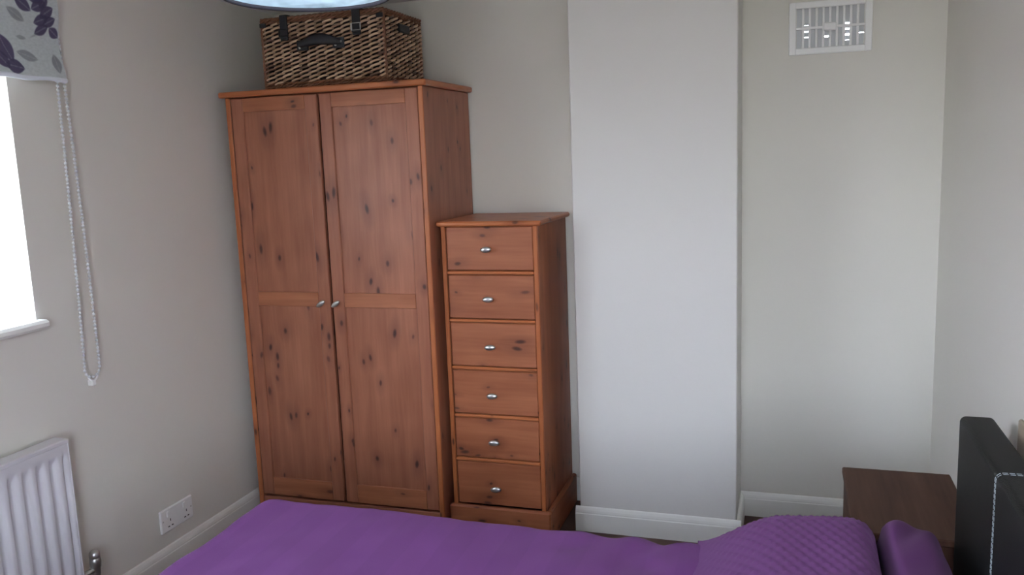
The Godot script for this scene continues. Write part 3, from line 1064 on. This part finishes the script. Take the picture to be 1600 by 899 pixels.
func duvet() -> void:
	var lo := Vector3(0.655, 0.10, 1.325)
	var hi := Vector3(2.782, 0.503, 2.775)
	var r := 0.085
	var nz := noise(1.5, 31, 3)
	var nf := noise(3.4, 35, 2)
	var st := new_st()
	st.set_smooth_group(0)
	var c := (lo + hi) / 2
	var h := (hi - lo) / 2
	var shape := func(p: Vector3) -> Vector3:
		var q := p.clamp(-h + Vector3.ONE * r, h - Vector3.ONE * r)
		var n := (p - q).normalized()
		var o := c + q + n * r
		var x := o.x
		var z := o.z
		# the cloth: soft swells on top, folds down the sides, creases near the pillows
		var topw := smoothstep(0.25, 0.5, o.y)
		var d := 0.012 * nz.get_noise_2d(x * 1.1, z * 1.1) + 0.004 * nf.get_noise_2d(x * 2.0, z * 1.0)
		var crease := smoothstep(1.55, 2.1, x) * 0.008 * sin((x * 0.9 + z * 0.45) * 38.0 + 3.0 * nf.get_noise_2d(x, z))
		var dip := -0.011 * exp(-pow((x - 2.06) / 0.14, 2.0))
		var nest := -0.03 * smoothstep(2.14, 2.24, x) * (1.0 - smoothstep(2.72, 2.78, x)) * smoothstep(1.35, 1.42, z) * (1.0 - smoothstep(2.02, 2.10, z))
		o.y += (d + crease + dip + nest) * topw
		var fold := 0.010 * sin((x + z) * 17.0 + 2.0 * nz.get_noise_2d(x, z)) * (1.0 - topw)
		o += Vector3(n.x, 0, n.z) * fold
		return o
	for ax in 3:
		var e1: int = (ax + 1) % 3
		var e2: int = (ax + 2) % 3
		for s in [-1.0, 1.0]:
			if ax == 1 and s < 0:
				continue
			var a1 := steps(h[e1], r, int(h[e1] * 2 / 0.02))
			var a2 := steps(h[e2], r, int(h[e2] * 2 / 0.02))
			var rows := []
			for v in a2:
				var row := []
				for u in a1:
					var p := Vector3.ZERO
					p[ax] = s * h[ax]
					p[e1] = u
					p[e2] = v
					row.append(shape.call(p))
				rows.append(row)
			add_grid(st, rows, s > 0)
	var o := put("duvet", finish(st), mat.duvet)
	tag(o, "smooth purple duvet spread over the bed", "duvet")

# a pillow: two swelling skins that meet in a seam; bump(u, v) adds relief to the upper one
func pillow_mesh(hx: float, hz: float, up: float, down: float, cell: float, bump: Callable, soft := 2.6) -> ArrayMesh:
	var st := new_st()
	st.set_smooth_group(0)
	var nu := int(hx * 2 / cell)
	var nv := int(hz * 2 / cell)
	for face in [1.0, -1.0]:
		var rows := []
		for j in nv + 1:
			var v := -1.0 + 2.0 * j / nv
			var row := []
			for i in nu + 1:
				var u := -1.0 + 2.0 * i / nu
				var fu := 1.0 - pow(absf(u), soft if u < 0.0 else 8.0)
				var pw := 1.1 if u < 0.0 else 0.42
				if soft > 2.0:   # squeezed upright on its left, sloping away on its right
					fu = 1.0 - pow(absf(u), 12.0 if u < 0.0 else 2.1)
					pw = 0.3 if u < 0.0 else 0.62
				var fill := pow(maxf(0.0, fu), pw) * pow(maxf(0.0, 1.0 - pow(absf(v), 8.0)), 0.42)
				var inset := 1.0 - 0.05 * (1.0 - absf(u)) * 0.0
				var x := hx * u * (1.0 - 0.045 * (1.0 - u * u) * absf(v) - 0.03 * (1.0 - v * v) * absf(u))
				var z := hz * v * (1.0 - 0.03 * (1.0 - u * u) * absf(v))
				var y := (up if face > 0 else -down) * fill
				if face > 0:
					y += bump.call(x, z) * minf(1.0, fill * 1.4)
				row.append(Vector3(x * inset, y, z))
			rows.append(row)
		add_grid(st, rows, face > 0)
	return finish(st)

func pillows() -> void:
	var waffle := func(x: float, z: float) -> float:
		var p := 0.030
		var a := sin((x + z * 0.6) * PI / p)
		var b := sin((x - z * 0.6) * PI / p)
		return 0.0048 * (a * a * b * b) - 0.0015
	var q := put("quilted_pillow", pillow_mesh(0.240, 0.375, 0.128, 0.008, 0.006, waffle, 1.6), mat.quilt, self, Vector3(2.362, 0.500, 1.708), Vector3(0, 0, deg_to_rad(4)))
	tag(q, "purple pillow with a quilted bobbly cover on the duvet", "pillow")
	var creased := func(x: float, z: float) -> float:
		return 0.007 * sin(x * 70.0 + z * 26.0) * exp(-pow((z + 0.28) / 0.14, 2.0)) + 0.003 * sin(z * 30.0 + x * 20.0)
	var p := put("plain_pillow", pillow_mesh(0.082, 0.380, 0.121, 0.008, 0.006, creased, 3.0), mat.pillow, self, Vector3(2.679, 0.508, 1.710), Vector3(0, 0, deg_to_rad(-4)))
	tag(p, "plain dark purple pillow tucked between quilted pillow and headboard", "pillow")

# ---------------------------------------------------------------- bedside table, wall plate
func bedside() -> void:
	var lo := Vector3(2.548, 0, 0.680)
	var hi := Vector3(2.885, 0.500, 1.21)
	var t := thing("bedside_table", "dark brown wooden bedside table in the alcove behind the headboard", "bedside table", lo)
	var s := hi - lo
	put("top_board", box(Vector3(0, s.y - 0.022, 0), s, 0.004, 2, Vector2(0.2, 0.3)), mat.walnut, t)
	var st := new_st()
	add_box(st, Vector3(0.018, 0.03, 0.012), Vector3(s.x - 0.012, s.y - 0.022, 0.03), 0.002, 1, Vector2(0.1, 0.1))
	add_box(st, Vector3(0.018, 0.03, s.z - 0.03), Vector3(s.x - 0.012, s.y - 0.022, s.z - 0.012), 0.002, 1, Vector2(0.5, 0.1))
	add_box(st, Vector3(s.x - 0.03, 0.03, 0.03), Vector3(s.x - 0.012, s.y - 0.022, s.z - 0.03), 0.002, 1, Vector2(0.7, 0.1))
	add_box(st, Vector3(0.018, 0.03, 0.03), Vector3(s.x - 0.03, 0.05, s.z - 0.03), 0.002, 2, Vector2(0.7, 0.4))
	put("carcass", st.commit(), mat.walnut, t)
	for k in 2:
		var d := Node3D.new()
		d.name = "drawer"
		t.add_child(d, true)
		var y := 0.055 + k * 0.212
		put("front", box(Vector3(0.004, y, 0.033), Vector3(0.022, y + 0.204, s.z - 0.033), 0.003, 2, Vector2(0.3 * k, 0.6)), mat.walnut, d)
		put("knob", handle_mesh(0.014, 0.014, 0.020), mat.dull_metal, d, Vector3(0.004, y + 0.102, s.z * 0.5), Vector3(0, -PI / 2, 0))
	for x in [0.03, s.x - 0.05]:
		for z in [0.02, s.z - 0.05]:
			put("foot", box(Vector3(x, 0, z), Vector3(x + 0.03, 0.032, z + 0.03), 0.003), mat.walnut, t)

func wall_plate() -> void:
	var o := put("wall_plate", box(Vector3(-0.012, -0.073, -0.073), Vector3(0, 0.073, 0.073), 0.004), mat.plate, self, Vector3(RX, 0.835, 1.435))
	tag(o, "tan plate on the wall just above the headboard at the right edge", "wall plate")

# ----------------------------------------------------------------
func _ready() -> void:
	var cam := Camera3D.new()
	cam.name = "camera"
	cam.fov = 37.28
	cam.position = Vector3(2.3611, 1.6068, 3.705)
	cam.rotation = Vector3(deg_to_rad(-8.795), deg_to_rad(18.127), deg_to_rad(-2.1625))
	cam.near = 0.05
	add_child(cam)
	cam.current = true
	var env := Environment.new()
	env.background_mode = Environment.BG_SKY
	var sky := Sky.new()
	var sm := ProceduralSkyMaterial.new()
	sm.sky_top_color = Color(0.86, 0.91, 1.0)
	sm.sky_horizon_color = Color(0.94, 0.965, 1.0)
	sm.ground_horizon_color = Color(0.78, 0.79, 0.78)
	sm.ground_bottom_color = Color(0.55, 0.55, 0.53)
	sm.sky_energy_multiplier = 1.0
	sky.sky_material = sm
	env.sky = sky
	env.background_energy_multiplier = 10.0
	env.ambient_light_source = Environment.AMBIENT_SOURCE_SKY
	env.tonemap_mode = Environment.TONE_MAPPER_LINEAR
	env.tonemap_exposure = 1.95
	env.sdfgi_enabled = true
	env.ssao_enabled = true
	env.ssil_enabled = true
	var we := WorldEnvironment.new()
	we.name = "world_environment"
	we.environment = env
	add_child(we)
	make_materials()
	setting()
	duvet()
	bed()
	wardrobe()
	chest()
	radiator()
	blind()
	bedside()
	hamper()
	pendant()
	pillows()
	vent()
	socket()
	wall_plate()
